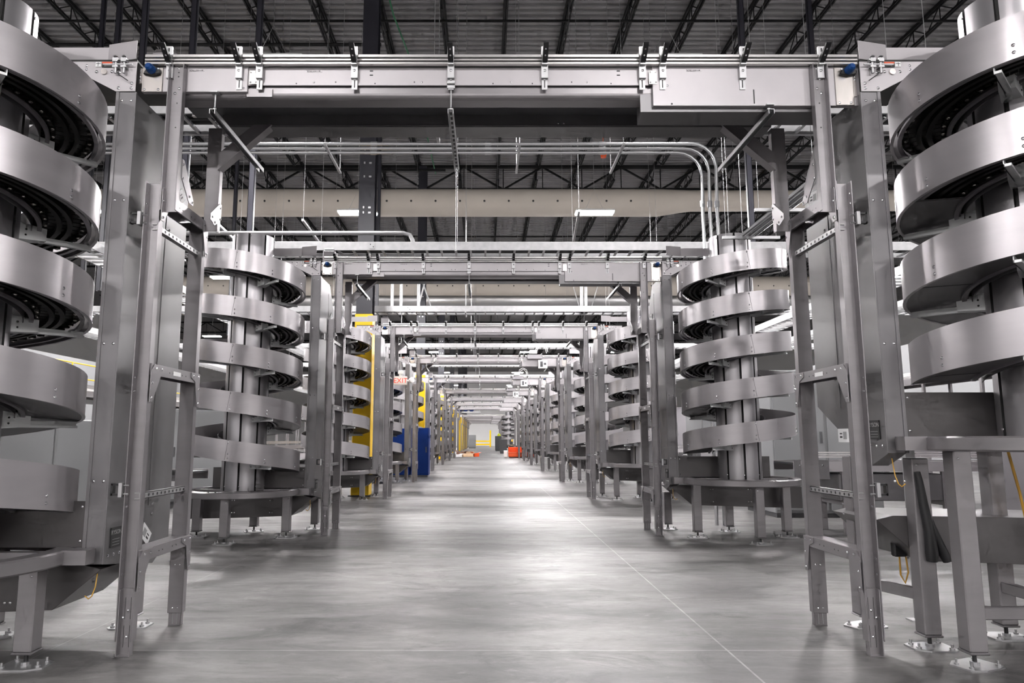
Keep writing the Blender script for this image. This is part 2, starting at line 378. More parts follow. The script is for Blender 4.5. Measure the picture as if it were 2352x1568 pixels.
# ------------------------------------------------------------------ spiral conveyor
SU = 3.87      # spiral axis from aisle centre
def spiral(side, name_label, pitch, turns, zring, pan_from, loc):
    """local: u outward from the spiral axis (aisle is at -u), y away from viewer"""
    sx = -1 if side < 0 else 1
    root = thing('spiral_conveyor', name_label, 'spiral conveyor', loc, 'spiral conveyors along the aisle')
    R, H, Z0 = .845, .30, 4.325
    th0, th1 = -PI, turns * 2 * PI + PI * .62
    N = int((th1 - th0) / (2 * PI) * 56)
    def pt(th, r, dz=0): return (-r * math.sin(th), -r * math.cos(th), Z0 - pitch * th / (2 * PI) + dz)
    ths = [th0 + (th1 - th0) * i / N for i in range(N + 1)]
    B = lambda: MB(sx)
    # outer guard band (one sheet, bolted joints every half turn)
    b = B(); b.sheet([[pt(t, R), pt(t, R - .007), pt(t, R - .007, -H), pt(t, R, -H)] for t in ths], 0)
    b.sheet([[pt(t, R + .004, -H + .004), pt(t, R - .02, -H + .004), pt(t, R - .02, -H - .004), pt(t, R + .004, -H - .004)] for t in ths], 0)
    k = math.ceil((th0 - .12) / (2 * PI)); tj = k * 2 * PI + .05
    while tj < th1:
        for off, dzs in ((0, (-.03, -.20, -.26)), (.62, (-.21, -.26)), (-1.1, (-.21, -.26)), (1.35, (-.21, -.26))):
            t = tj + off
            if th0 < t < th1:
                for dz in dzs: p = pt(t, R, dz); b.bolt(p, (-math.sin(t), -math.cos(t), 0), .013, 1)
        # joint line
        if th0 < tj < th1 - .1:
            b.sheet([[pt(tj + w, R + .0015, -.004), pt(tj + w, R - .001, -.004), pt(tj + w - .05, R - .001, -H + .01), pt(tj + w - .05, R + .0015, -H + .01)] for w in (-.002, .002)], 0, 2)
        tj += 2 * PI
    b.build('outer_guard', [BAND, CHROME, INK], root)
    # running deck: slat chain
    b = B(); ns = int((th1 - th0) / .105)
    for i in range(ns):
        t = th0 + .05 + i * .105; a = .043
        q = [pt(t - a, .40, -.20), pt(t + a, .40, -.20), pt(t + a, .79, -.20), pt(t - a, .79, -.20)]
        w = [(p[0], p[1], p[2] - .012) for p in q]
        b.add(q + w, [(0, 1, 2, 3), (7, 6, 5, 4), (0, 4, 5, 1), (1, 5, 6, 2), (2, 6, 7, 3), (3, 7, 4, 0)], 0)
        for r0 in (.47, .72):
            p = pt(t, r0, -.235); q2 = pt(t, r0 + .03, -.235)
            b.bar(p, q2, .045, .035, 0)
            if i % 2 == 0: b.bolt(pt(t, r0 + .015, -.25), (0, 0, -1), .016, 1)
    for r0 in (.56, .63): b.sheet([[pt(t, r0, -.215), pt(t, r0 + .035, -.215), pt(t, r0 + .035, -.26), pt(t, r0, -.26)] for t in ths], 0, 0)
    b.build('slat_chain', [CHAIN, STAIN], root)
    # inner guard strip and toothed wear strips
    b = B(); b.sheet([[pt(t, .395, -.06), pt(t, .402, -.06), pt(t, .402, -.30), pt(t, .395, -.30)] for t in ths], 0)
    b.build('inner_guard', GRAYD, root)
    b = B()
    for r0 in (.435, .765): b.sheet([[pt(t, r0, -.27), pt(t, r0 + .03, -.27), pt(t, r0 + .03, -.29), pt(t, r0, -.29)] for t in ths], 0)
    b.build('wear_strip', PUR, root)
    # closed bottom pan on the lower turns
    tp = [t for t in ths if t > pan_from * 2 * PI]
    if len(tp) > 3:
        b = B(); b.sheet([[pt(t, .42, -.265), pt(t, .83, -.295), pt(t, .83, -.301), pt(t, .42, -.272)] for t in tp], 0)
        k = 0
        for t in tp[::14]: b.sheet([[pt(t + w, .45, -.2735), pt(t + w, .825, -.3005), pt(t + w, .825, -.3035), pt(t + w, .45, -.277)] for w in (-.004, .004)], 0, 1)
        b.build('bottom_pan', [GRAYD, INK], root)
    # bracket arms from the column
    bm_ = B()
    def arm_mesh():
        b = B()
        b.add([(-.30, -.065, -.06), (-.30, .065, -.06), (-.30, .065, .07), (-.30, -.065, .07), (-.50, -.05, -.045), (-.50, .05, -.045), (-.50, .05, .05), (-.50, -.05, .05)],
              [(0, 1, 2, 3), (7, 6, 5, 4), (0, 4, 5, 1), (1, 5, 6, 2), (2, 6, 7, 3), (3, 7, 4, 0)])
        b.box(-.825, -.44, -.022, .022, -.05, -.032); b.box(-.825, -.44, .016, .022, -.05, .0)
        for y in (-.03, .03): b.bolt((-.36, -.062, y * .7), (0, -1, 0), .008, 1)
        return b.mesh('bracket_arm', [PALEG, INK])
    am = arm_mesh()
    t = -PI * .75
    while t < th1 - .3:
        p = pt(t, 0, -.30)
        o = part(root, 'bracket_arm', am, (0, 0, p[2])); 
        # arm points along local -u ; rotate about z
        o.rotation_euler = (0, 0, (PI / 2 - t) * (1) if sx > 0 else -(PI / 2 - t))
        # direction (-sin t, -cos t) equals (-1,0) rotated by phi: (-cos phi, -sin phi) -> phi = pi/2 - t
        t += PI / 2
    # centre column of eight curved panels with dark slots
    b = B(); rc = .325; n = 96; ring = []
    zc0, zc1 = zring - .02, 4.74
    for k in range(n):
        a = 2 * PI * (k + .5) / n; sl = (k % 12) == 0
        rr = rc - (.03 if sl else 0); ring.append((rr * math.sin(a), rr * math.cos(a)))
    # doubled points to make square slots
    pts = []
    for k in range(8):
        a0 = 2 * PI * k / 8 + .11
        for i in range(11):
            a = a0 + .048 + (2 * PI / 8 - .096) * i / 10; pts.append((rc * math.sin(a), rc * math.cos(a)))
        a = a0 + 2 * PI / 8 - .046; pts.append(((rc - .035) * math.sin(a), (rc - .035) * math.cos(a)))
        a = a0 + 2 * PI / 8 + .046; pts.append(((rc - .035) * math.sin(a), (rc - .035) * math.cos(a)))
    m = len(pts)
    vs = [(p[0], p[1], zc0) for p in pts] + [(p[0], p[1], zc1) for p in pts]
    fs = [(i, (i + 1) % m, (i + 1) % m + m, i + m) for i in range(m)]
    b.add(vs, fs, 0, True)
    for i in range(m):
        if (i % 13) in (10, 11, 12): b.mi[i] = 1; b.sm[i] = False
    b.add([(p[0] * .9, p[1] * .9, zc1 - .01) for p in pts], [tuple(range(m))], 0)
    for k in range(8):
        a = 2 * PI * k / 8 + .11 + .06
        for z in (zc1 - .05, zc0 + .07): b.bolt((rc * math.sin(a), rc * math.cos(a), z), (math.sin(a), math.cos(a), 0), .012, 2)
        a = 2 * PI * k / 8 + .11
    part(root, 'center_column', b.mesh('center_column', [COLM, INK, CHROME]))
    # base ring (rolled channel) with top sheet
    b = B(); n = 72; r1, r0, zt, zb = .87, .75, zring, zring - .10
    loop = lambda a: [(r * math.sin(a), r * math.cos(a), z) for r, z in ((r0, zt), (r1 - .012, zt), (r1, zt - .012), (r1, zb + .012), (r1 - .012, zb), (r0, zb))]
    L = [loop(2 * PI * i / n) for i in range(n + 1)]; b.sheet(L, 0)
    b.box(-1.02, -.74, .05, .17, zb + .001, zt - .001); b.box(-.76, .76, .02, .10, zb + .01, zt - .01); b.box(-.05, .05, -.8, .8, zb + .012, zt - .012)
    for a in (-.25, -.12, 2.4, 2.55, 3.6, 3.72): b.bolt((.86 * math.sin(a + PI), .86 * math.cos(a + PI), zt), (0, 0, 1), .016, 1)
    b.build('base_ring', [GRAY, CHROME], root)
    # legs with levelling feet
    def leg_mesh(h):
        w = .062
        b = B(); b.box(-w, w, -w, w, .10, h); b.box(-w - .008, w + .008, -w - .008, w + .008, .085, .10)
        b.bolt((-.03, -w, h - .05), (0, -1, 0), .008, 1)
        return b.mesh('support_leg', [GRAY, CHROME], .008)
    fb = B()
    fb.prism([(-.15, -.07), (-.06, -.12), (.12, -.12), (.15, -.09), (.15, .09), (.12, .12), (-.06, .12), (-.15, .07)], 2, .0, .010)
    fb.tube([(0, 0, .01), (0, 0, .03)], .03, 10).tube([(0, 0, .03), (0, 0, .088)], .014, 8, 1)
    for px, py in ((-.11, -.05), (-.11, .05), (.11, -.08), (.11, .08)): fb.tube([(px, py, .01), (px, py, .022)], .017, 6).tube([(px, py, .02), (px, py, .045)], .008, 6)
    fm = fb.mesh('foot_plate', [GALV, BLACK])
    lm = leg_mesh(zring - .10)
    legs = [(0, -.70), (-.70, 0), (.70, .05), (.02, .70), (-.90, 1.02)]
    if zring > 1.2: legs += [(-.74, .42)]
    for q, (u, yy) in enumerate(legs):
        l = part(root, 'support_leg', lm if q < 4 else leg_mesh(min(.62, zring - .1) if zring < 1.2 else zring - .16), (sx * u, yy, 0))
        part(l, 'foot_plate', fm, (0, 0, 0), (0, 0, random.choice((0, PI, .4))))
    # return housing beside the aisle: front flange, side panel
    u0, u1, ya, yb = -1.05, -.92, .21, 1.27
    zl = zring - .12
    b = B()
    if side < 0: poly = [(ya, zl), (1.0, zl - .12), (yb, zl + .02), (yb, 3.78), (.95, 4.17), (ya, 4.17)]
    else: poly = [(ya, zl), (ya + .12, zl - .05), (ya + .25, zl - .10), (yb, zl + .38), (yb, 3.78), (.95, 4.17), (ya, 4.17)]
    b.prism(poly, 0, u0, u1)
    # folded seam and lips on the aisle face
    b.box(u0 - .004, u0, .86, .874, zl + .35, 4.0); b.box(u0 - .012, u0, ya - .006, ya + .012, zl, 4.17); b.box(u1 - .01, u1 + .015, ya - .008, ya + .01, zl, 4.17)
    for z in (4.1, 3.3, 2.2, 1.2):
        for u in (u0 + .03, u1 - .03): b.bolt((u, ya, z), (0, -1, 0), .011, 1)
    for z in (3.4, 3.28, 1.05, .98, .9): b.bolt((u0, .93, z), (-1, 0, 0), .011, 1)
    for z in (zl + .05,):
        for yy in (.28, .36, .44): b.bolt((u0, yy, z), (-1, 0, 0), .012, 1)
    b.build('return_housing', [GRAYD, CHROME], root, .003)
    # infeed box and lower return trough
    b = B(); zt = zring + .32
    b.box(-.92, .55, .215, .222, zring, zt); b.box(-.92, .55, .98, .99, zring, zt - .1); b.box(-.92, .55, .22, .98, zring - .005, zring + .01)
    b.box(-.925, -.915, .212, .216, zring + .005, zt - .005, 1)
    for z in (zring + .04, zt - .04): b.bolt((-.88, .215, z), (0, -1, 0), .011, 1)
    b.build('infeed_box', [DARKREFL, CHROME], root)
    zb = zring - .44; zt = zring - .16; ty = .25
    if zring > 1.2: zb, zt, ty = .60, .90, .48
    b = B(); b.prism([(-1.03, zt), (-.70, zb), (.2, zb - .03), (1.05, zb - .05), (1.05, zt), (-.9, zt + .03)], 1, ty, ty + .68)
    for u in (-.4, -.36, .2, .24, .7, .74):
        for z in (zb + .05, zt - .04): b.bolt((u, ty, z), (0, -1, 0), .012, 1)
    b.build('return_trough', [DARKREFL, CHROME], root, .003)
    # top exit
    b = B(); b.box(-.66, .25, .50, .506, 4.575, 4.71); b.prism([(-.655, .50), (-.655, .506), (-.92, .44), (-.92, .434)], 2, 4.575, 4.735)
    b.build('exit_guard', PLATE, root)
    b = B(); b.prism([(-1.05, 4.175), (-.90, 4.175), (-.70, 4.28), (-.42, 4.30), (-.42, 4.42), (-1.05, 4.42)], 1, .205, .212)
    for u, z in ((-.58, 4.385), (-.66, 4.385), (-.66, 4.355), (-.62, 4.335)): b.bolt((u, .205, z), (0, -1, 0), .011, 1)
    for u, z in ((-.74, 4.335), (-.86, 4.335), (-.92, 4.33), (-.92, 4.2), (-1.02, 4.2), (-1.02, 4.24)): b.bolt((u, .205, z), (0, -1, 0), .013, 1)
    b.tube([(-.80, .206, 4.335), (-.80, .195, 4.335)], .024, 16, 2)
    b.box(-1.05, -.42, .205, .95, 4.42, 4.436, 3)
    b.build('exit_side_plate', [PLATE, CHROME, STAIN, CHAIN], root)
    b = B()
    for u in (-.90, -.965):
        b.box(u - .02, u + .02, .16, .205, 4.40, 4.43).box(u - .022, u + .022, .165, .205, 4.355, 4.37); b.tube([(u, .18, 4.31), (u, .18, 4.42)], .012, 8).bolt((u, .17, 4.44), (0, 0, 1), .018)
    b.box(-1.03, -.80, .175, .185, 4.38, 4.388); b.tube([(-.9, .19, 4.33), (-.94, .17, 4.29), (-1.0, .18, 4.25)], .004, 5, 1)
    b.build('chain_tensioner', [GALV, BLACK], root)
    b = B(); b.box(-.775, -.73, .199, .205, 4.375, 4.415); b.box(-.86, -.78, .199, .205, 4.37, 4.415, 1); b.box(-.86, -.78, .1985, .2, 4.402, 4.415, 2); b.box(-.752, -.748, .198, .2, 4.38, 4.41, 1); b.bar((-.77, .1985, 4.402), (-.735, .1985, 4.40), .002, .004, 1)
    for z in (4.378, 4.386, 4.393): b.box(-.855, -.80, .1985, .2, z, z + .003, 0)
    b.build('warning_label', [STICK, INK, ORANGE], root)
    # maker plate on the aisle face
    pl = B().box(u0 - .008, u0 - .001, .30, .44, zl + .10, zl + .24).box(u0 - .0085, u0 - .008, .32, .42, zl + .115, zl + .118, 1).box(u0 - .0085, u0 - .008, .32, .42, zl + .135, zl + .138, 1).box(u0 - .0085, u0 - .008, .32, .42, zl + .155, zl + .158, 1).build('maker_plate', [INK, INKG], root)
    tm = text_mesh('RYSON', .045, INKG)
    part(pl, 'lettering', tm, (sx * (u0 - .009), .37, zl + .205), (PI / 2, 0, PI / 2 if side < 0 else -PI / 2))
    # stickers on the side panel
    b = B(); b.box(-.004, 0, -.085, .085, -.055, .055); b.box(-.005, -.003, -.055, .0, -.03, .03, 1); b.box(-.005, -.003, .015, .055, -.02, -.005, 2); b.box(-.005, -.003, .015, .055, .01, .02, 2)
    sm = b.mesh('sticker', [STICK, INKG, INK])
    part(root, 'sticker', sm, (sx * (u0 - .002), .84, zl + .13), (-.65 if side < 0 else 0, 0, 0))
    part(root, 'sticker', sm, (sx * (u0 - .006), 1.08, 3.62), (.7 if side < 0 else .1, 0, 0))
    # sensor cable
    B().tube([(-.98, .30, zl - .04), (-1.0, .24, zl - .16), (-.985, .23, zl - .22), (-.96, .235, zl - .24), (-.93, .24, zl - .22)], .004, 6).build('sensor_cable', CABLEY, root)
    return root

LSP = [XC - SU, -.2]; RSP = [XC + SU, -.2]
lab_l = lambda i: f'{ORD[i]} tall grey spiral conveyor on the yellow-column side of the aisle'
lab_r = lambda i: f'{ORD[i]} tall grey spiral conveyor on the aisle side facing the yellow columns'
l0 = spiral(-1, lab_l(0), .708, 4, .74, 2.85, (XC - SU, PY[0] - .2, 0))
r0 = spiral(1, 'front grey spiral conveyor on long legs with two black hoses beneath', .640, 3, 1.52, 1.25, (XC + SU, PY[0] - .2, 0))
for i in range(1, 9): dup(l0, (XC - SU, PY[i] - .2, 0), lab_l(i), skip=() if i < 4 else ('sticker', 'warning_label', 'chain_tensioner', 'sensor_cable', 'inner_guard', 'wear_strip'))
r1 = spiral(1, lab_r(1), .640, 4, .91, 2.95, (XC + SU, PY[1] - .2, 0))
for i in range(2, 9): dup(r1, (XC + SU, PY[i] - .2, 0), lab_r(i), skip=() if i < 4 else ('sticker', 'warning_label', 'chain_tensioner', 'sensor_cable', 'inner_guard', 'wear_strip'))
dup(r1, (2.75, 86, 0), 'farthest lone spiral conveyor set into the aisle beyond the orange bin', skip=('return_housing', 'sticker', 'exit_guard', 'exit_side_plate', 'warning_label', 'chain_tensioner', 'sensor_cable'))

# ------------------------------------------------------------------ ladder shaped support frames
def support_frame(side, label, loc):
    sx = -1 if side < 0 else 1
    root = thing('support_frame', label, 'support frame', loc, 'conveyor support frames')
    B = lambda: MB(sx)
    ua, ub = 2.57, 2.69; va, vb = 2.45, 2.57
    def channel(u0, u1, y0, y1, z0, z1, back):
        b = B(); t = .008
        if back: b.box(u0, u1, y1 - t, y1, z0, z1)
        else: b.box(u0, u1, y0, y0 + t, z0, z1)
        b.box(u0, u0 + t, y0, y1, z0, z1); b.box(u1 - t, u1, y0, y1, z0, z1)
        return b
    # front lower post
    b = channel(ua, ub, 0, .07, .10, 3.45, True)
    for z in (3.36, 3.28, 3.19, 3.12, 1.95, 1.85, 1.1, 1.02, .66, .55): b.bolt((ub, .03, z), (1, 0, 0), .008, 1); b.bolt((ub - .008, .03, z), (-1, 0, 0), .009, 1)
    p = b.build('lower_post', [GRAY, CHROME], root, .002)
    b = channel(ua + .010, ub - .010, .004, .055, 0, .45, True)
    for u in (2.61, 2.65):
        for z0 in (.05, .24): b.box(u - .003, u + .003, .0455, .0475, z0, z0 + .15, 1)
    for u, z in ((2.63, .3), (2.63, .12), (2.665, .25)): b.bolt((u, .047, z), (0, -1, 0), .010, 2)
    b.box(ua + .01, ub - .01, -.0, .06, 0, .004)
    b.build('telescopic_foot', [GRAY, INK, CHROME], p, .002)
    # rear lower post
    b = channel(ua, ub, .83, .90, .10, 3.38, False)
    for z in (.48, .14):
        for u in (2.61, 2.65): b.bolt((u, .83, z), (0, -1, 0), .008, 1)
    p = b.build('lower_post', [GRAY, CHROME], root, .002)
    b = channel(ua + .010, ub - .010, .838, .89, 0, .4, False)
    for u in (2.61, 2.645): b.box(u - .004, u + .004, .836, .839, .012, .098, 1)
    b.box(ua + .01, ub - .01, .83, .90, 0, .004)
    b.build('telescopic_foot', [GRAY, GALV], p, .002)
    # upper posts
    b = channel(va, vb, 0, .06, 3.22, 4.405, True)
    for u, z in ((2.51, 4.385), (2.53, 4.18), (2.50, 4.22)): b.bolt((u, .052, z), (0, -1, 0), .012, 1)
    for z in (4.355, 4.32, 4.1, 3.9): b.tube([(2.51, .053, z), (2.51, .0505, z)], .006, 8, 2)
    for z in (3.4, 3.33): b.bolt((vb - .008, .03, z), (-1, 0, 0), .009, 1)
    b.build('upper_post', [GRAY, CHROME, INK], root, .002)
    channel(va, vb, .83, .90, 3.3, 4.25, False).build('upper_post', GRAY, root, .002)
    # crossbars: inverted channels between front and rear post
    for q, z in enumerate((.63, 1.97, 3.30)):
        b = B(); t = .008; h = .085 if q < 2 else .10
        b.box(ua + .004, ub - .004, .07, .83, z + h - t, z + h); b.box(ua - .012, ua + .004, .02, .88, z, z + h); b.box(ub - .012, ub - .004, .07, .83, z, z + h)
        for yy in (.32, .38, .55, .62): b.tube([(ua - .013, yy, z + .04), (ua - .0115, yy, z + .04)], .006, 6, 1)
        if q == 1: b.box(ua - .0135, ua - .0115, .38, .52, z + .025, z + .06, 2)
        b.build('crossbar', [GRAY, INK, STICK], root, .002)
    def gus(poly, bolts, u=ua - .012):
        b = B(); b.prism(poly, 0, u - .006, u)
        for yy, z in bolts: b.bolt((u - .006, yy, z), (-1, 0, 0), .011, 1)
        b.build('gusset', [GRAY, CHROME], root, .001)
    for z in (.63, 1.97):
        gus([(.004, z - .20), (.045, z - .20), (.16, z), (.20, z + .02), (.20, z + .08), (.05, z + .08), (.004, z + .03)], [(.025, z - .17), (.025, z - .06), (.17, z + .05), (.08, z + .05)])
        gus([(.896, z - .20), (.855, z - .20), (.80, z + .01), (.72, z + .04), (.72, z + .08), (.896, z + .08)], [(.876, z - .17), (.876, z - .05), (.76, z + .055), (.86, z + .055)])
    z = 3.30
    gus([(.004, z - .16), (.05, z - .16), (.16, z + .01), (.24, z + .05), (.24, z + .095), (.10, z + .13), (.004, z + .09)], [(.03, z - .13), (.03, z + .0), (.10, z + .07), (.19, z + .07)])
    gus([(.896, z - .22), (.86, z - .22), (.78, z + .03), (.78, z + .09), (.896, z + .09)], [(.88, z - .19), (.88, z - .04), (.82, z + .06)])
    gus([(.064, z + .35), (.10, z + .35), (.30, z + .09), (.30, z + .05), (.22, z + .05), (.064, z + .2)], [(.08, z + .31), (.08, z + .2), (.22, z + .1), (.28, z + .07)], va - .001)
    gus([(.896, z + .26), (.86, z + .26), (.66, z + .11), (.66, z + .06), (.76, z + .03), (.896, z + .12)], [(.87, z + .22), (.87, z + .12), (.70, z + .09), (.76, z + .06)], va - .001)
    # perforated struts tying the frame to the spiral housing
    for z in (3.08, 1.07):
        b = B(); b.box(2.60, 2.604, .05, .86, z, z + .045); b.box(2.60, 2.64, .05, .86, z + .041, z + .045); b.box(2.60, 2.64, .05, .86, z, z + .004)
        for k in range(11): b.tube([(2.5985, .12 + .068 * k, z + .022), (2.601, .12 + .068 * k, z + .022)], .011, 8, 1)
        b.build('strut_channel', [GALV, INK], root)
        b = B(); b.box(2.695, 2.72, -.03, .03, z + .02, z + .12); b.box(2.72, 2.775, -.02, .0, z + .03, z + .045, 1); b.box(2.72, 2.775, -.02, .0, z + .10, z + .115, 1); b.box(2.765, 2.78, -.02, .02, z + .03, z + .115, 1)
        b.tube([(2.66, -.0, z + .04), (2.70, -.0, z + .04)], .006, 6).tube([(2.66, .0, z + .10), (2.70, .0, z + .10)], .006, 6)
        b.build('strut_clamp', [GALV, BLACK], root)
    return root
fl = lambda i: f'grey ladder-shaped support frame under {ORD[i]} conveyor bridge, yellow-column side'
fr = lambda i: f'grey ladder-shaped support frame under {ORD[i]} conveyor bridge, facing the yellow columns'
FL = support_frame(-1, fl(0), (XC, PY[0], 0)); FR = support_frame(1, fr(0), (XC, PY[0], 0))
for i in range(1, 9):
    sk = () if i < 5 else ('strut_clamp', 'strut_channel')
    dup(FL, (XC, PY[i], 0), fl(i), sk); dup(FR, (XC, PY[i], 0), fr(i), sk)
for i, y in enumerate(FARY):
    sk = ('strut_clamp', 'strut_channel', 'gusset')
    dup(FL, (XC - .45, y, 0), f'distant grey support frame on the yellow-column side, {ORD[i]} past the orange bin', sk)
    dup(FR, (XC - .35, y, 0), f'distant grey support frame facing the yellow posts, {ORD[i]} past the orange bin', sk)

# ------------------------------------------------------------------ overhead conveyors
def bridge(label, loc):
    root = thing('overhead_conveyor', label, 'conveyor', loc, 'conveyor bridges over the aisle')
    k = lambda px: (px - 1114.9) * .003391 - .1
    yp = .075
    B = MB
    b = B(); b.box(-2.0, 1.25, yp, yp + .006, 4.26, 4.408)
    for x in [-1.9 + .31 * i for i in range(11)]: b.tube([(x, yp - .001, 4.275 + .012 * (int(x * 3) % 2)), (x, yp + .001, 4.275 + .012 * (int(x * 3) % 2))], .006, 6, 1)
    for x in (-1.0, .95):
        for z in (4.34, 4.375): b.box(x - .013, x + .013, yp - .001, yp + .001, z, z + .01, 1)
    for x in (-1.45, -.6, .1, .7): b.bolt((x, yp, 4.285), (0, -1, 0), .008, 2)
    b.build('side_plate', [PLATE, INK, CHROME], root)
    b = B(); b.box(-2.80, -1.97, yp - .012, yp + .03, 4.20, 4.408)
    for x in (-2.03, -2.0): b.bolt((x, yp - .012, 4.23), (0, -1, 0), .010, 1)
    b.build('end_cover', [PLATE, CHROME], root, .003)
    b = B(); b.box(1.215, 2.84, yp - .012, yp + .03, 4.085, 4.408); b.box(2.0, 2.012, yp - .0135, yp - .011, 4.10, 4.22, 1)
    for x in (1.30, 1.33): b.bolt((x, yp - .012, 4.25), (0, -1, 0), .010, 2)
    b.tube([(1.36, yp - .0135, 4.10), (1.36, yp - .011, 4.10)], .008, 8, 1)
    b.build('end_cover', [PLATE, INK, CHROME], root, .003)
    for x in (k(577), k(1503)):
        b = B(); b.box(x - .03, x + .03, yp - .02, yp - .012, 4.262, 4.372)
        for dx in (-.02, .02):
            for z in (4.275, 4.36): b.bolt((x + dx, yp - .02, z), (0, -1, 0), .009, 1)
        b.build('splice_plate', [STAIN, CHROME], root)
    # guard rails, triple ribbed extrusion
    for y0, sgn, nm in ((.02, -1, 'front'), (.93, 1, 'rear')):
        b = B(); xa, xb = -2.77, 2.82
        for z0, z1 in ((4.408, 4.428), (4.438, 4.456), (4.466, 4.492)): b.box(xa, xb, y0, y0 + .03, z0, z1)
        b.box(xa, xb, y0 + .012, y0 + .018, 4.408, 4.49, 1)
        b.build('guard_rail', [ALU, INK], root, .004)
    # rail brackets
    bb = B(); bb.box(-.026, .026, .0, .02, 4.47, 4.545); bb.box(-.026, .026, .03, .06, 4.30, 4.41); bb.box(-.022, .022, .004, .03, 4.40, 4.47); bb.box(-.006, .006, -.001, .001, 4.50, 4.53, 1)
    bb.box(-.022, .022, .055, .062, 4.215, 4.40); bb.box(-.004, .004, .053, .056, 4.23, 4.39, 1)
    for z in (4.36, 4.30): bb.bolt((0, .03 if z > 4.3 else .055, z), (0, -1, 0), .012, 2)
    bmsh = bb.mesh('rail_bracket', [GALV, INK, CHROME])
    cb = B(); cb.prism([(-.125, 4.500), (-.12, 4.512), (.0, 4.455), (.0, 4.415), (-.010, 4.415)], 0, -.020, .020); cb.bolt((0, -.10, 4.50), (0, .2, .8), .008, 1); cb.bolt((0, -.085, 4.475), (0, -.4, -.6), .009, 1); cb.bolt((0, -.045, 4.445), (0, -.4, -.6), .009, 1)
    cmsh = cb.mesh('clamp', [BLACK, CHROME])
    for px in (385, 545, 592, 812, 1035, 1252, 1478, 1525, 1710, 1890):
        p = part(root, 'rail_bracket', bmsh, (k(px), 0, 0)); part(p, 'clamp', cmsh)
    # belt bed, pans and rear beam
    b = B(); b.box(-2.75, 2.78, .09, .90, 4.42, 4.445); b.box(-2.7, 2.7, .1, .88, 4.37, 4.40, 1)
    b.build('belt', [BLACK, SLATE], root)
    b = B(); r = .04; yy0, yy1, zb, zt = .10, .26, 4.165, 4.30
    prof = [(yy0, zt), (yy0, zb + r)] + [(yy0 + r - r * math.cos(a), zb + r - r * math.sin(a)) for a in (.4, .8, 1.2)] + [(yy0 + r, zb), (yy1, zb), (yy1, zt)]
    b.prism(prof, 0, -2.6, 1.22)
    b.build('return_pan', GRAY, root)
    b = B(); b.box(-2.45, 2.45, .82, 1.04, 4.255, 4.50)
    b.box(-1.75, 1.2, .815, .821, 4.47, 4.476, 1); b.box(-2.45, 2.45, .815, .82, 4.265, 4.272, 2)
    for x in [-1.6 + .62 * i for i in range(6)]: b.bolt((x, .82, 4.485), (0, -1, 0), .009, 3)
    for x in (.55, .60):
        for z in (4.29, 4.46): b.bolt((x, .82, z), (0, -1, 0), .009, 3)
    b.build('rear_beam', [GRAYD, INK, GRAY, CHROME], root, .004)
    b = B(); b.box(1.15, 2.6, .105, .36, 4.06, 4.30); b.box(1.12, 2.6, .10, .104, 4.05, 4.2); b.build('drive_pan', GRAYD, root, .004)
    b = B(); b.box(-1.98, -1.78, .085, .10, 4.17, 4.235); b.build('take_up_bracket', GRAY, root)
    # end plates with bearing caps
    for x0, x1, z0, xcap, zc in ((-2.80, -2.635, 4.195, -2.715, 4.365), (2.645, 2.79, 4.085, 2.745, 4.362)):
        b = B(); b.box(x0, x1, yp - .02, yp - .012, z0, 4.40); xo = x0 - .012 if x0 < 0 else x1 + .012
        b.box(xo - .012, xo + .012, yp - .02, yp - .01, z0 + .07, 4.395)
        for dx, z in ((.025, z0 + .02), (x1 - x0 - .03, z0 + .02)): b.bolt((x0 + dx, yp - .02, z), (0, -1, 0), .011, 1)
        for z in (4.37, 4.32, 4.295): b.bolt((xo, yp - .02, z), (0, -1, 0), .010, 1)
        b.build('end_plate', [STAIN, CHROME], root, .004)
        b = B(); b.prism([(xcap - .07, zc - .03), (xcap - .04, zc + .03), (xcap + .03, zc + .035), (xcap + .07, zc + .0), (xcap + .06, zc - .03), (xcap, zc - .045)], 1, yp - .045, yp - .018)
        b.bolt((xcap + (.05 if x0 < 0 else -.05), yp - .045, zc + .01), (0, -1, 0), .012, 1)
        h = b.build('bearing_housing', [BLACK, CHROME], root, .006)
        B().tube([(xcap, yp - .04, zc), (xcap, yp - .075, zc), (xcap, yp - .10, zc + .002), (xcap, yp - .115, zc + .003)], [.037, .035, .030, .018], 8, 0, False).build('bearing_cap', BLUECAP, h, .004)['label'] = 'blue plastic bearing cap'
    # drive motor
    b = B(); b.box(-2.86, -2.66, .30, .50, 4.44, 4.68); b.box(-2.85, -2.67, .31, .49, 4.68, 4.71); b.box(-2.80, -2.5, .33, .47, 4.46, 4.56)
    b.build('drive_motor', GRAY, root, .03)
    # under-hung struts
    for x, zr in ((-2.22, 4.19), (-.37, 4.26), (2.12, 4.085)):
        b = B(); b.tube([(x, .07, 4.04), (x, .07, zr)], .007, 6); b.box(x - .03, x + .03, .03, .1, zr - .006, zr + .004)
        b.bolt((x, .07, 4.06), (0, -1, 0), .016)
        b.box(x - .022, x + .022, .02, 1.25, 4.036, 4.040); b.box(x - .022, x - .018, .02, 1.25, 4.0, 4.04); b.box(x + .018, x + .022, .02, 1.25, 4.0, 4.04)
        for q in range(14): b.box(x - .009, x + .009, .08 + q * .083, .12 + q * .083, 4.033, 4.0365, 1)
        if x > -1 and x < 1: b.box(x - .03, x + .03, .05, .072, 4.225, 4.285)
        b.build('under_strut', [GALV, INK], root)
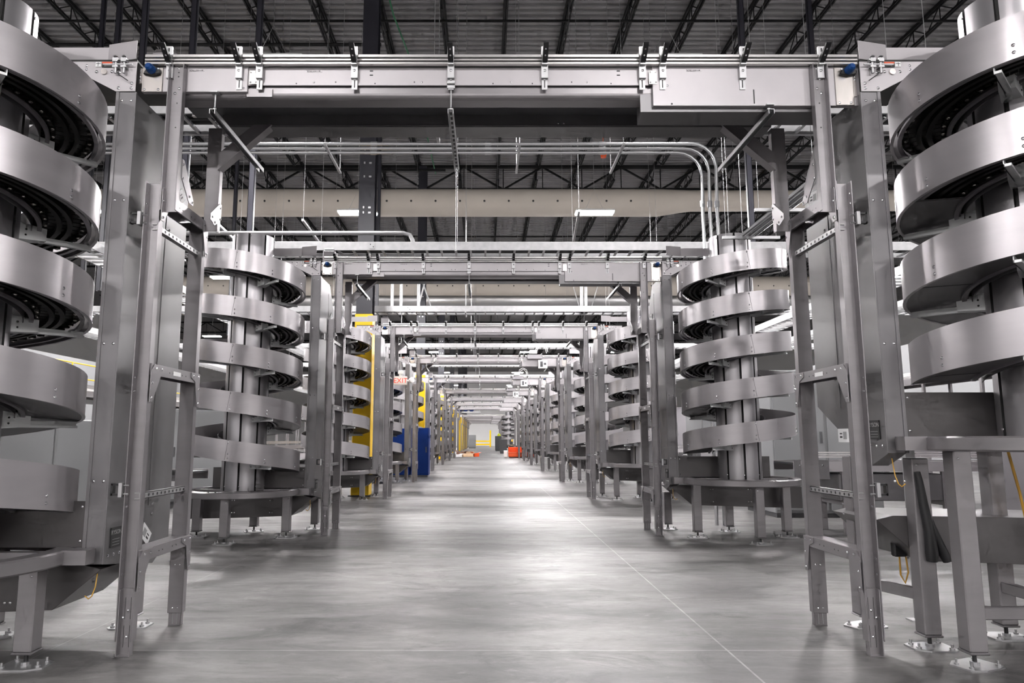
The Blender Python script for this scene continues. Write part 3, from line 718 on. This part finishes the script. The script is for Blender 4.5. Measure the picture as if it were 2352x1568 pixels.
    # knee braces to the rear posts
    for sg in (-1, 1):
        b = B(); b.prism([(sg * 2.46, 3.86), (sg * 2.46, 4.0), (sg * 2.16, 4.27), (sg * 2.02, 4.27)], 1, .80, .81); b.prism([(sg * 2.46, 3.85), (sg * 2.46, 3.87), (sg * 2.02, 4.28), (sg * 2.0, 4.27)], 1, .80, .90)
        b.build('knee_brace', GRAY, root)
    # direction stickers, upside down maker name
    for x, m in ((k(440), -2.0), (k(712), -1.0), (k(1595), 1.6)):
        y = yp - .014 if (x < -1.97 or x > 1.215) else yp - .002
        st = B().box(x - .045, x + .075, y, y + .002, 4.368, 4.388).bar((x + .03, y - .0006, 4.378), (x + .062, y - .0006, 4.378), .002, .002, 1).prism([(x + .055, 4.372), (x + .055, 4.384), (x + .066, 4.378)], 1, y - .001, y, 1).build('direction_sticker', [PLATE, INK], root)
        part(st, 'lettering', text_mesh('HYTROL', .020, INK), (x - .008, y - .0012, 4.378), (PI / 2, PI, 0))
    return root
bl = lambda i: f'{ORD[i]} grey overhead belt conveyor bridging the aisle from the open floor'
BR = bridge(bl(0), (XC, PY[0], 0))
for i in range(1, 9): dup(BR, (XC, PY[i], 0), bl(i), () if i < 5 else ('direction_sticker', 'under_strut', 'splice_plate', 'bearing_housing'))
for i, y in enumerate(FARY): dup(BR, (XC - .4, y, 0), f'distant overhead conveyor over the aisle, {ORD[i]} beyond the orange bin', ('direction_sticker', 'under_strut', 'splice_plate', 'bearing_housing', 'rail_bracket'))

# white control boxes hung on some bridges
for i, (pi, x) in enumerate(((3, 2.05), (4, 1.85), (5, 1.8))):
    y = PY[pi]
    t = thing('control_box', ['white wired control box on the fourth conveyor bridge', 'white wired control box on the fifth conveyor bridge', 'white wired control box on the sixth conveyor bridge'][i], 'control box', (x, y - .02, 4.0))
    MB().box(-.16, .16, -.10, .0, 0, .30).box(-.1, .0, -.105, -.1, .05, .25, 1).box(.03, .12, -.105, -.1, .12, .2, 1).build('enclosure', [WHITE, SLATE], t, .008)
    MB().box(-.55, -.02, -.08, .03, .34, .50).build('junction_bracket', PUR, t, .01)
    MB().box(-.48, -.20, -.12, .02, .52, .66).build('terminal_block', WHITE, t, .02)
    MB().tube([(-.25, -.05, .62), (-.22, -.05, .8), (-.05, -.05, .88), (.12, -.05, .8), (.18, -.05, .6)], .012, 6).tube([(-.2, -.03, .62), (-.15, -.03, .76), (0, -.03, .82), (.1, -.03, .7), (.14, -.03, .55)], .012, 6).build('flexible_conduit', WHITE, t)

# ------------------------------------------------------------------ infeed conveyors leaving the spirals outward
def infeed(side, loc, z, lab, L=4.2):
    sx = -1 if side < 0 else 1
    t = thing('infeed_conveyor', lab, 'conveyor', loc, 'floor conveyors feeding the spirals')
    B = lambda: MB(sx)
    B().box(0, L, 0, .03, z - .16, z).box(0, L, .80, .83, z - .16, z).build('frame', PLATE, t)
    B().box(0, L, .03, .80, z - .05, z - .02).build('belt', BLACK, t)
    b = B()
    for z0, z1 in ((z + .06, z + .08), (z + .095, z + .115), (z + .13, z + .15)): b.box(.3, L, -.03, .0, z0, z1)
    b.build('guard_rail', ALU, t)
    b = B(); b.box(0, .55, -.02, 0, z - .28, z + .02)
    for x in (.08, .2, .33, .45): b.bolt((x, -.02, z - .06), (0, -1, 0), .014, 1)
    b.box(.22, .34, -.03, -.02, z - .06, z + .0, 2); b.box(.1, .2, -.03, -.02, z - .05, z + .01, 3); b.box(.18, .36, -.03, -.02, z - .24, z - .16, 3)
    b.build('drive_plate', [GRAYD, CHROME, INK, STICK], t)
    lg = MB(sx).box(-.05, .05, 0, .06, 0, z - .16).box(-.05, .05, .77, .83, 0, z - .16).box(-.04, .04, .06, .77, z * .4, z * .4 + .06).mesh('stand', GRAY, .004)
    for x in (.8, 2.4, 3.9): part(t, 'stand', lg, (sx * x, 0, 0))
    MB(sx).box(.7, 2.4, .02, .76, z - .62, z - .2).build('motor_pan', GRAYD, t, .01)
    return t
for i in range(4):
    infeed(-1, (XC - SU - .95, PY[i] + .05, 0), 1.0, f'floor belt conveyor behind the {ORD[i]} spiral of the yellow-column side')
    infeed(1, (XC + SU + .95, PY[i] + .05, 0), 1.15 if i else 1.78, f'floor belt conveyor behind the {ORD[i]} spiral facing the yellow columns')

# ------------------------------------------------------------------ cable trays across the aisle behind each bridge
def tray_x(y, z, xa, xb, lab):
    t = thing('cable_tray', lab, 'cable tray', ((xa + xb) / 2, y, z), 'ladder cable trays'); h = (xb - xa) / 2
    for yy in (0, .6):
        o = MB().box(-h, h, yy, yy + .03, 0, .17).box(-h, h, yy - .02 if yy else yy, yy + .03, -.006, .0)
        for x in (-2.8, 4.1): o.box(x - .06, x + .06, yy - .012, yy, .03, .15).box(x - .04, x - .02, yy - .014, yy - .012, .1, .12, 1).box(x + .02, x + .04, yy - .014, yy - .012, .05, .07, 1)
        o.build('side_rail', [GALV, INK], t)
    b = MB(); x = -h + .1
    while x < h: b.box(x - .02, x + .02, .02, .6, .0, .03); x += .3
    b.build('rung_row', GALV, t)
    b = MB()
    for q in range(3): b.tube([(-h + 1, .15 + q * .12, .07), (0, .17 + q * .11, .06), (h - 1, .15 + q * .12, .07)], .03, 6)
    b.build('cable_bundle', BLACK, t)
    hm = MB().bar((0, -.1, -.03), (0, .75, -.03), .04, .04).tube([(0, -.07, -.03), (0, -.07, 10.2)], .004, 4).tube([(0, .7, -.03), (0, .7, 10.2)], .004, 4).mesh('hanger', GALV)
    for x in [-h + .8 + 5.8 * q for q in range(int(2 * h / 5.8) + 1)]: part(t, 'hanger', hm, (x, 0, 0))
for i, y in enumerate((7.9, 14.0, 21.0, 29.4, 37.0, 43.9)):
    tray_x(y, 5.30, -13, 14, f'galvanised ladder cable tray crossing behind the {ORD[i]} conveyor bridge')
def tray_y(x, ya, yb, z, lab):
    t = thing('cable_tray', lab, 'cable tray', (x, (ya + yb) / 2, z), 'ladder cable trays'); h = (yb - ya) / 2
    for xx in (-.3, .3): MB().box(xx - .015, xx + .015, -h, h, 0, .17).build('side_rail', GALV, t)
    b = MB(); y = -h + .1
    while y < h: b.box(-.3, .3, y - .02, y + .02, 0, .03); y += .3
    b.build('rung_row', GALV, t)
tray_y(-7.6, 3, 60, 5.0, 'galvanised cable tray running lengthwise over the yellow-column side conveyors')
tray_y(-11.2, 3, 60, 4.4, 'lower lengthwise cable tray over the pallet cabinets')
tray_y(8.2, 3, 60, 4.6, 'galvanised cable tray running lengthwise past the machine housings')
tray_y(12.0, 3, 60, 5.2, 'outer lengthwise cable tray beyond the machine housings')

# ------------------------------------------------------------------ conduits
b = []
for q in range(3):
    y = 12.75 + .0 * q; z = 7.012 - q * .086; xe = 4.33 - q * .135; r = .45
    path = [(-7.5, y + q * .0, z), (xe - r, y, z)] + [(xe - r + r * math.sin(a), y, z - r + r * math.cos(a)) for a in (.3, .6, .9, 1.2, PI / 2)] + [(xe + .0, y + .05, z - 1.2), (xe + .01, y + .05, 0)]
    o = MB().tube(path, .031, 10)
    for xx in (-2.1, .05, 2.2): o.tube([(xx - .06, y, z), (xx + .06, y, z)], .042, 10)
    for zz in (5.85,): o.tube([(xe, y + .05, zz - .06), (xe, y + .05, zz + .06)], .045, 10)
    tag(o.build('conduit', PIPEM), ['uppermost shiny conduit bending down behind the second spiral', 'middle shiny conduit bending down behind the second spiral', 'lowest shiny conduit bending down behind the second spiral'][q], 'conduit', 'bent conduit run')
for i, x in enumerate((-2.9, .62, 2.5)):
    tag(MB().bar((x, 12.2, 6.77), (x, 13.6, 6.77), .041, .041).tube([(x, 12.25, 6.77), (x, 12.25, 15.3)], .004, 4).tube([(x, 13.55, 6.77), (x, 13.55, 15.3)], .004, 4).build('trapeze_hanger', GALV), ['trapeze hanger under the conduits, close to navy column', 'middle trapeze hanger under the shiny conduits', 'trapeze hanger close to the conduit bend'][i], 'hanger')
o = MB().tube([(-7, 14.4, 5.77), (-1.72, 14.4, 5.77), (-1.58, 14.4, 5.73), (-1.52, 14.4, 5.62), (-1.50, 14.4, 5.35)], .045, 8)
tag(o.build('conduit', GALV), 'single conduit elbowing down onto the cable tray beside navy column', 'conduit')
tag(MB().tube([(-7, 14.55, 5.62), (-3.5, 14.55, 5.62), (-3.1, 14.55, 5.58), (-2.3, 14.55, 5.57)], .010, 6).build('hanging_cable', GALV), 'thin wavy cable strung below the single elbowed conduit', 'cable')
for i, (x, y) in enumerate(((-6.1, 15.4), (-4.1, 15.4), (2.0, 14.6))):
    z = 6.35 if x < 0 else 6.3
    tag(MB().bar((x, y, z + .02), (x + .05, y + 1.7, z - .35 if x > 0 else z - .12), .05, .05).tube([(x, y + .05, z), (x, y + .05, 15.3)], .004, 4).tube([(x + .05, y + 1.6, z - .15), (x + .05, y + 1.6, 15.3)], .004, 4).build('trapeze_hanger', GALV),
        ['strut hanger close to the first ladder frame, above second spiral', 'strut hanger under the single conduit before the beige duct', 'sloping strut hanger below the forked-cable light'][i], 'hanger')
for i, (x, y) in enumerate(((-2.82, 21.1), (-2.55, 21.1), (-2.03, 21.2), (2.95, 21.4), (3.08, 21.4))):
    tag(MB().tube([(x, y, 5.3), (x, y, 7.2 if i < 4 else 7.1)], .045, 8).tube([(x, y, 6.3), (x, y, 6.4)], .055, 8).build('conduit', GALV), f'upright white-looking conduit {["outermost of three behind the second bridge", "middle of three behind the second bridge", "innermost of three behind the second bridge", "thicker of a pair over the cable tray", "slimmer of a pair over the cable tray"][i]}', 'conduit')
for i, (p, q) in enumerate((((-2.3, 21.3, 7.4), (-1.62, 21.3, 5.36)), ((-1.55, 21.4, 7.5), (-2.1, 21.4, 5.36)), ((2.4, 21.3, 7.2), (2.9, 21.3, 5.36)), ((3.7, 21.3, 7.0), (3.2, 21.3, 5.36)))):
    tag(MB().tube([p, q], .025 if i < 2 else .012, 6).build('brace_rod', GALV), ['sloping brace rod leaning from the conduit trio', 'sloping brace rod crossing the other near the trio', 'inner slanted stay wire beside the conduit pair', 'outer slanted stay wire beside the conduit pair'][i], 'rod')
for q in range(3):
    x = 3.60 + q * .085
    tag(MB().tube([(x, 6.7, 4.33), (x, 9.8, 4.33)], .028, 8).build('hanging_conduit', PIPEM), f'short lengthwise conduit above the aisle edge, {["innermost", "middle", "outermost"][q]} of three beside the front ladder frame', 'conduit', 'lengthwise conduits')
for i, y in enumerate((8.4, 9.6)):
    tag(MB().bar((3.3, y, 4.28), (4.1, y, 4.28), .04, .04).tube([(3.35, y, 4.28), (3.35, y, 15.5)], .003, 4).tube([(4.05, y, 4.28), (4.05, y, 15.5)], .003, 4).build('trapeze_hanger', GALV), f'trapeze hanger under the three lengthwise conduits, {"closer" if i == 0 else "farther"} of two', 'hanger')
# black drop posts hanging from the roof
for i, (x, y) in enumerate(((-8.0, 15.5), (-6.62, 15.0), (-5.2, 15.2), (-11.6, 20), (-10.0, 18), (6.0, 15.5), (8.6, 17.5), (-9.5, 26), (-4.2, 27))):
    b = MB().box(x - .065, x + .065, y - .05, y - .04, 5.3, 16).box(x - .065, x - .055, y - .05, y + .05, 5.3, 16).box(x + .055, x + .065, y - .05, y + .05, 5.3, 16)
    tag(b.build('hanger_post', NAVY), f'dark drop post hanging from the roof joists to a cable tray, {ORD[i]} of the set', 'post', 'dark drop posts')
tag(MB().tube([(4.7, 27, 12.6), (4.7, 27, 12.75), (4.7, 27, 12.95), (4.7, 27, 13.0)], [.10, .13, .09, .02], 12).tube([(4.7, 27, 13), (4.7, 27, 14.9)], .01, 5).build('hanging_beacon', ORANGE), 'small orange alarm beacon hanging from the girder', 'beacon')

# ------------------------------------------------------------------ exit sign
t = thing('exit_sign', 'white and red EXIT sign with emergency lamp heads', 'sign', (-2.55, 21.3, 3.24))
MB().box(-.20, .20, -.04, .04, -.13, .13).build('housing', EXITL, t, .012)
part(t, 'lettering', text_mesh('EXIT', .205, EXITR), (0, -.043, -.005), (PI / 2, 0, 0))
MB().tube([(0, 0, .13), (0, 0, .2)], .05, 8).box(-.08, .08, -.05, .05, .2, .31).build('ceiling_mount', WHITE, t, .01)
MB().tube([(.20, 0, -.0), (.27, 0, 0)], .03, 8).tube([(.27, 0, .0), (.30, -.04, .0), (.36, -.12, .02)], [.04, .07, .09], 12).build('lamp_head', WHITE, t)
MB().tube([(0, 0, .3), (0, 0, 2.2)], .012, 6).build('drop_rod', GALV, t)

# ------------------------------------------------------------------ under the front right spiral: hoses, pole, cables, side table
XR = XC + SU; YR = PY[0] - .2
tag(MB().tube([(3.19, 5.33, 1.26), (3.20, 5.33, 1.20), (3.217, 5.33, 1.05), (3.245, 5.33, .83), (3.25, 5.33, .68), (3.25, 5.335, .62)], [.022, .026, .030, .036, .044, .036], 12).build('hose', BLACK), 'thick black rubber hose hanging straight under the front spiral', 'hose')
tag(MB().tube([(3.21, 5.38, 1.20), (3.234, 5.38, 1.08), (3.296, 5.38, .857), (3.375, 5.38, .65), (3.388, 5.38, .61)], [.022, .024, .028, .034, .028], 12).build('hose', BLACK), 'slimmer black rubber hose slanting away from the straight hose', 'hose')
tag(MB().box(3.60, 3.68, 6.16, 6.22, 0, 1.42).box(3.54, 3.64, 6.14, 6.24, 0, .012).build('floor_post', GALV), 'bare galvanised channel post standing on the floor under the front spiral', 'post')
tag(MB().tube([(4.0, 5.5, 1.42), (4.06, 5.5, 1.1), (4.10, 5.5, .8), (4.12, 5.5, .6)], .010, 6).tube([(4.15, 5.35, .62), (4.12, 5.35, .5), (4.18, 5.35, .42), (4.3, 5.35, .46), (4.32, 5.35, .6)], .007, 6).build('yellow_cable', CABLEY), 'yellow cable looping below the front spiral', 'cable')
MB().box(-.64, .70, -.03, .03, .30, .38).build('leg_brace', GRAY, r0, .006)
MB().bar((-.74, .48, .36), (-.90, .95, .36), .05, .08).build('leg_brace', GRAY, r0)
MB().box(-.03, .03, .06, .66, .34, .42, 0).build('leg_brace', GRAY, r0, .006)
t = thing('junction_box', 'black sensor box on yellow cable under the front spiral', 'sensor', (3.21, 5.68, .60))
MB().box(-.05, .05, -.03, .03, 0, .32).build('body', BLACK, t, .01)
MB().tube([(0, 0, 0), (0, 0, -.14), (.03, 0, -.2), (.06, 0, -.12), (.05, 0, 0)], .006, 6).build('cable', CABLEY, t)

# ------------------------------------------------------------------ machines and stores behind the spirals
def cabinet(name, x0, x1, y0, y1, z1, m, lab, cat='cabinet', z0=0, doors=2, trimm=None):
    t = thing(name, lab, cat, ((x0 + x1) / 2, (y0 + y1) / 2, z0)); w, d, h = (x1 - x0) / 2, (y1 - y0) / 2, z1 - z0
    MB().box(-w, w, -d, d, .08 if z0 == 0 else 0, h).build('body', m, t, .015)
    if z0 == 0: MB().box(-w + .03, w - .03, -d + .03, d - .03, 0, .08).build('plinth', SLATE, t)
    for q in range(doors):
        a = -w + 2 * w * q / doors + .03; c = -w + 2 * w * (q + 1) / doors - .03
        dd = MB().box(a, c, -d - .02, -d, .14, h - .06).build('door', m, t, .006)
        MB().box(c - .09, c - .05, -d - .045, -d - .02, h * .5, h * .5 + .22).build('handle', SLATE, dd)
    return t
cabinet('storage_cabinet', -2.97, -2.27, 28.7, 29.5, 1.95, BLUE, 'tall blue cabinet standing out in the aisle between ladder frames', doors=1)
cabinet('storage_cabinet', -3.75, -3.02, 28.9, 29.6, 1.93, BLUE, 'blue cabinet tucked behind the fourth spiral', doors=1)
cabinet('storage_cabinet', -4.55, -3.82, 28.9, 29.6, 1.93, BLUE, 'blue cabinet farthest from the aisle, behind the fourth spiral', doors=1)
for i, (x, y, z1, m) in enumerate(((-8.6, 9.3, 2.3, GCAB), (-6.9, 16.5, 2.2, GCAB), (-12.0, 13.5, 2.6, PUR), (-11.8, 8.5, 2.4, GCAB), (-8.5, 22, 2.6, PUR), (6.8, 14.0, 2.85, GCAB), (8.2, 8.6, 2.5, PUR), (7.4, 20.5, 2.8, GCAB), (12.4, 13, 2.6, GCAB), (8.2, 27, 2.7, PUR))):
    cabinet('machine_housing', x - .9 - .3 * (i % 2), x + .9, y, y + 1.6, z1, m, f'pale grey sheet-metal machine housing {["beside the first gap behind the spirals", "behind the second spiral on yellow-column side", "in the deep row with yellow rails", "deepest in the yellow-column side", "farther along the yellow-column side", "filling the gap beside the second spiral, facing yellow columns", "beyond the front long-legged spiral", "behind the third spiral facing yellow columns", "deep behind the shiny conduits", "behind the fourth spiral facing yellow columns"][i]}', 'machine', doors=2)
def long_conveyor(x, ya, yb, z, lab):
    t = thing('belt_conveyor', lab, 'conveyor', (x, (ya + yb) / 2, 0)); h = (yb - ya) / 2
    MB().box(-.45, -.40, -h, h, z - .2, z).box(.40, .45, -h, h, z - .2, z).build('frame', GRAY, t)
    MB().box(-.40, .40, -h, h, z - .06, z - .02).build('belt', BLACK, t)
    MB().box(-.48, -.45, -h, h, z + .08, z + .2).box(.45, .48, -h, h, z + .08, z + .2).build('guard_rail', ALU, t)
    b = MB(); y = -h + .4
    lg = MB().box(-.45, -.38, -.05, .05, 0, z - .2).box(.38, .45, -.05, .05, 0, z - .2).box(-.38, .38, -.03, .03, z * .4, z * .4 + .06).mesh('stand', GRAY)
    while y < h: part(t, 'stand', lg, (0, y, 0)); y += 2.6
long_conveyor(-10.4, 4, 60, 1.2, 'long lengthwise conveyor behind the yellow-column side spirals')
long_conveyor(-13.8, 4, 60, 3.1, 'raised lengthwise conveyor beside the yellow railings')
long_conveyor(10.4, 6, 60, 1.3, 'long lengthwise conveyor behind the spirals facing yellow columns')
long_conveyor(14.0, 6, 60, 3.4, 'raised lengthwise conveyor over the machine housings')
cabinet('control_cabinet', -6.6, -5.2, 8.7, 9.7, 1.75, GCAB, 'pale grey control cabinet with dark door, seen under the front spiral band', doors=2)
cabinet('control_cabinet', -8.6, -7.0, 6.9, 7.9, 2.2, PUR, 'tall pale steel control cabinet deep behind the front spiral', doors=2)
# yellow railings with posts
def railing(x, ya, yb, z0, lab):
    t = thing('guard_railing', lab, 'railing', (x, (ya + yb) / 2, z0)); h = (yb - ya) / 2
    b = MB()
    for z in (.55, 1.1): b.tube([(0, -h, z), (0, h, z)], .025, 6)
    b.build('rail', YEL, t)
    pm = MB().tube([(0, 0, 0), (0, 0, 1.12)], .025, 6).mesh('post', YEL)
    y = -h
    while y <= h + .01: part(t, 'post', pm, (0, y, 0)); y += 2
railing(-16.0, 6, 40, 0, 'yellow guard railing along the deep row of machines')
railing(-15.2, 6, 40, 3.2, 'yellow guard railing on the raised walkway')
tag(MB().box(-17.8, -15.1, 5, 42, 3.05, 3.2).build('walkway', GRAYD), 'grey raised steel walkway behind the raised conveyor', 'walkway')
for i, (x, y) in enumerate(((-15.4, 8), (-15.4, 16), (-15.4, 24), (-15.4, 32), (-15.4, 40))):
    tag(MB().box(x - .12, x + .12, y - .12, y + .12, 0, 3.05).build('walkway_post', YEL if i % 2 else GRAY), f'{"yellow" if i % 2 else "grey"} post under the raised walkway, {ORD[i]} along it', 'post')
# white partitions at the sides
struct(MB().box(-24.2, -24, -2, 70, 0, 6.2).build('wall_partition_left', GCAB))
struct(MB().box(22.0, 22.2, -2, 70, 0, 6.4).build('wall_partition_right', GCAB))
# far end
for i, (x0, x1) in enumerate(((-1.9, .9), (2.6, 5.2))):
    t = thing('guard_railing', ['yellow barrier rail before the bright end wall, centre', 'yellow barrier rail before the bright end wall, beside the grey lockers'][i], 'railing', ((x0 + x1) / 2, 138, 0)); h = (x1 - x0) / 2
    MB().box(-h, h, -.05, .05, .35, .65).box(-h, h, -.05, .05, .95, 1.25).build('rail', YEL, t)
    pm = MB().box(-.1, .1, -.1, .1, 0, 1.45).mesh('post', YEL); part(t, 'post', pm, (-h, 0, 0)); part(t, 'post', pm, (h, 0, 0))
tag(MB().tube([(.95, 139, 0), (.95, 139, 3.2)], .16, 10).build('bollard', YEL), 'yellow bollard between the end wall barrier rails', 'bollard')
cabinet('equipment_cart', -2.8, -1.6, 120, 121.5, 2.2, GCAB, 'grey equipment cart with dark front near the end wall', 'cart', doors=1)
cabinet('storage_locker', 1.55, 2.3, 76, 77, 1.5, SLATE, 'dark grey locker in the aisle, closer of the pair', doors=1)
cabinet('storage_locker', 1.25, 2.05, 92, 93, 1.9, SLATE, 'dark grey locker in the aisle, farther of the pair', doors=1)
tag(MB().tube([(1.75, 92.5, 1.9), (1.75, 92.5, 2.1), (1.75, 92.5, 2.25)], [.25, .2, .05], 12).build('hard_hat', mat('lime_plastic', (.75, .8, .02), 0, .4)), 'lime hard hat resting on the farther dark locker', 'hat')
# orange bins
def bin_(x, y, w, lab):
    t = thing('plastic_bin', lab, 'bin', (x, y, 0), 'orange plastic bins')
    b = MB(); b.box(-w, w, -.5, .5, .05, .09); b.box(-w, -w + .04, -.5, .5, .05, .85); b.box(w - .04, w, -.5, .5, .05, .85); b.box(-w, w, .46, .5, .05, .85); b.box(-w, w, -.5, -.46, .05, .42)
    b.box(-w, w, -.53, -.5, .38, .44); b.build('shell', ORANGE, t, .01)
    MB().box(-w + .04, w - .04, -.4, .4, 0, .05).build('base', SLATE, t)
bin_(2.45, 59.5, .55, 'orange open-front plastic bin standing in the aisle'); bin_(3.6, 60.0, .5, 'orange plastic bin half hidden behind ladder frames')
tag(MB().box(1.55, 1.85, 60.2, 60.8, 0, .55).build('white_crate', WHITE, None, .02), 'white crate beside the orange bin', 'crate')
# cartons and rubbish on the floor at the yellow-column side
for i, (x, y, w, d, h, m, rz, lab) in enumerate(((-1.55, 62, .45, .4, .28, CARD, .2, 'open cardboard carton lying in the aisle'), (-2.1, 62.8, .35, .3, .42, mat('brown_card', (.19, .10, .07), 0, .8), -.3, 'brown carton beside the ladder frame'),
        (-.85, 62.4, .25, .2, .30, ORANGE, .5, 'small orange tub beside the cardboard carton'), (-1.3, 64, .4, .3, .2, WHITE, .1, 'flat white package behind the cardboard carton'), (-1.6, 70, .5, .4, .3, CARD, 0, 'farther cardboard carton near the yellow posts'), (-2.4, 61.0, .3, .3, .22, WHITE, .6, 'crumpled white wrap by the ladder frame foot'))):
    t = thing('carton', lab, 'carton', (x, y, 0), None, rz)
    b = MB(); b.box(-w, w, -d, d, 0, .02); b.box(-w, -w + .02, -d, d, 0, h); b.box(w - .02, w, -d, d, 0, h); b.box(-w, w, -d, -d + .02, 0, h); b.box(-w, w, d - .02, d, 0, h)
    b.build('box_walls', m, t)
    MB().prism([(-w, h), (-w - .2, h + .12), (-w - .21, h + .11), (-w, h - .01)], 1, -d, d).prism([(w, h), (w + .22, h + .06), (w + .22, h + .05), (w, h - .01)], 1, -d, d).build('flap', m, t)
# blue motors overhead
for i, x in enumerate((-2.6, -2.0, -1.4)):
    t = thing('blue_motor', f'blue drive motor above the far aisle, {["nearest the yellow posts", "middle of three", "innermost of three"][i]}', 'motor', (x, 72, 4.50), 'blue overhead motors')
    MB().tube([(0, -.3, 0), (0, .3, 0)], .26, 12).build('body', BLUE, t)
    MB().box(-.15, .15, -.2, .2, .2, .75).build('terminal_box', WHITE, t, .02)
tag(MB().box(-3.4, -.5, 71.4, 72.8, 4.12, 4.24).tube([(-3.3, 72, 4.2), (-3.3, 72, 15.4)], .02, 5).tube([(-.6, 72, 4.2), (-.6, 72, 15.4)], .02, 5).build('hanging_platform', GALV), 'steel platform carrying blue motors above the far aisle', 'platform')

# ------------------------------------------------------------------ world and view
w = bpy.data.worlds.new('world'); S.world = w; w.use_nodes = True
w.node_tree.nodes['Background'].inputs[0].default_value = (.5, .5, .52, 1); w.node_tree.nodes['Background'].inputs[1].default_value = .02
S.view_settings.view_transform = 'Standard'; S.view_settings.look = 'None'; S.view_settings.gamma = 1; S.view_settings.exposure = 0
S.cycles.max_bounces = 4; S.cycles.diffuse_bounces = 3; S.cycles.glossy_bounces = 3; S.cycles.use_adaptive_sampling = True; S.cycles.adaptive_threshold = .1; S.cycles.adaptive_min_samples = 12; S.cycles.sample_clamp_indirect = 6
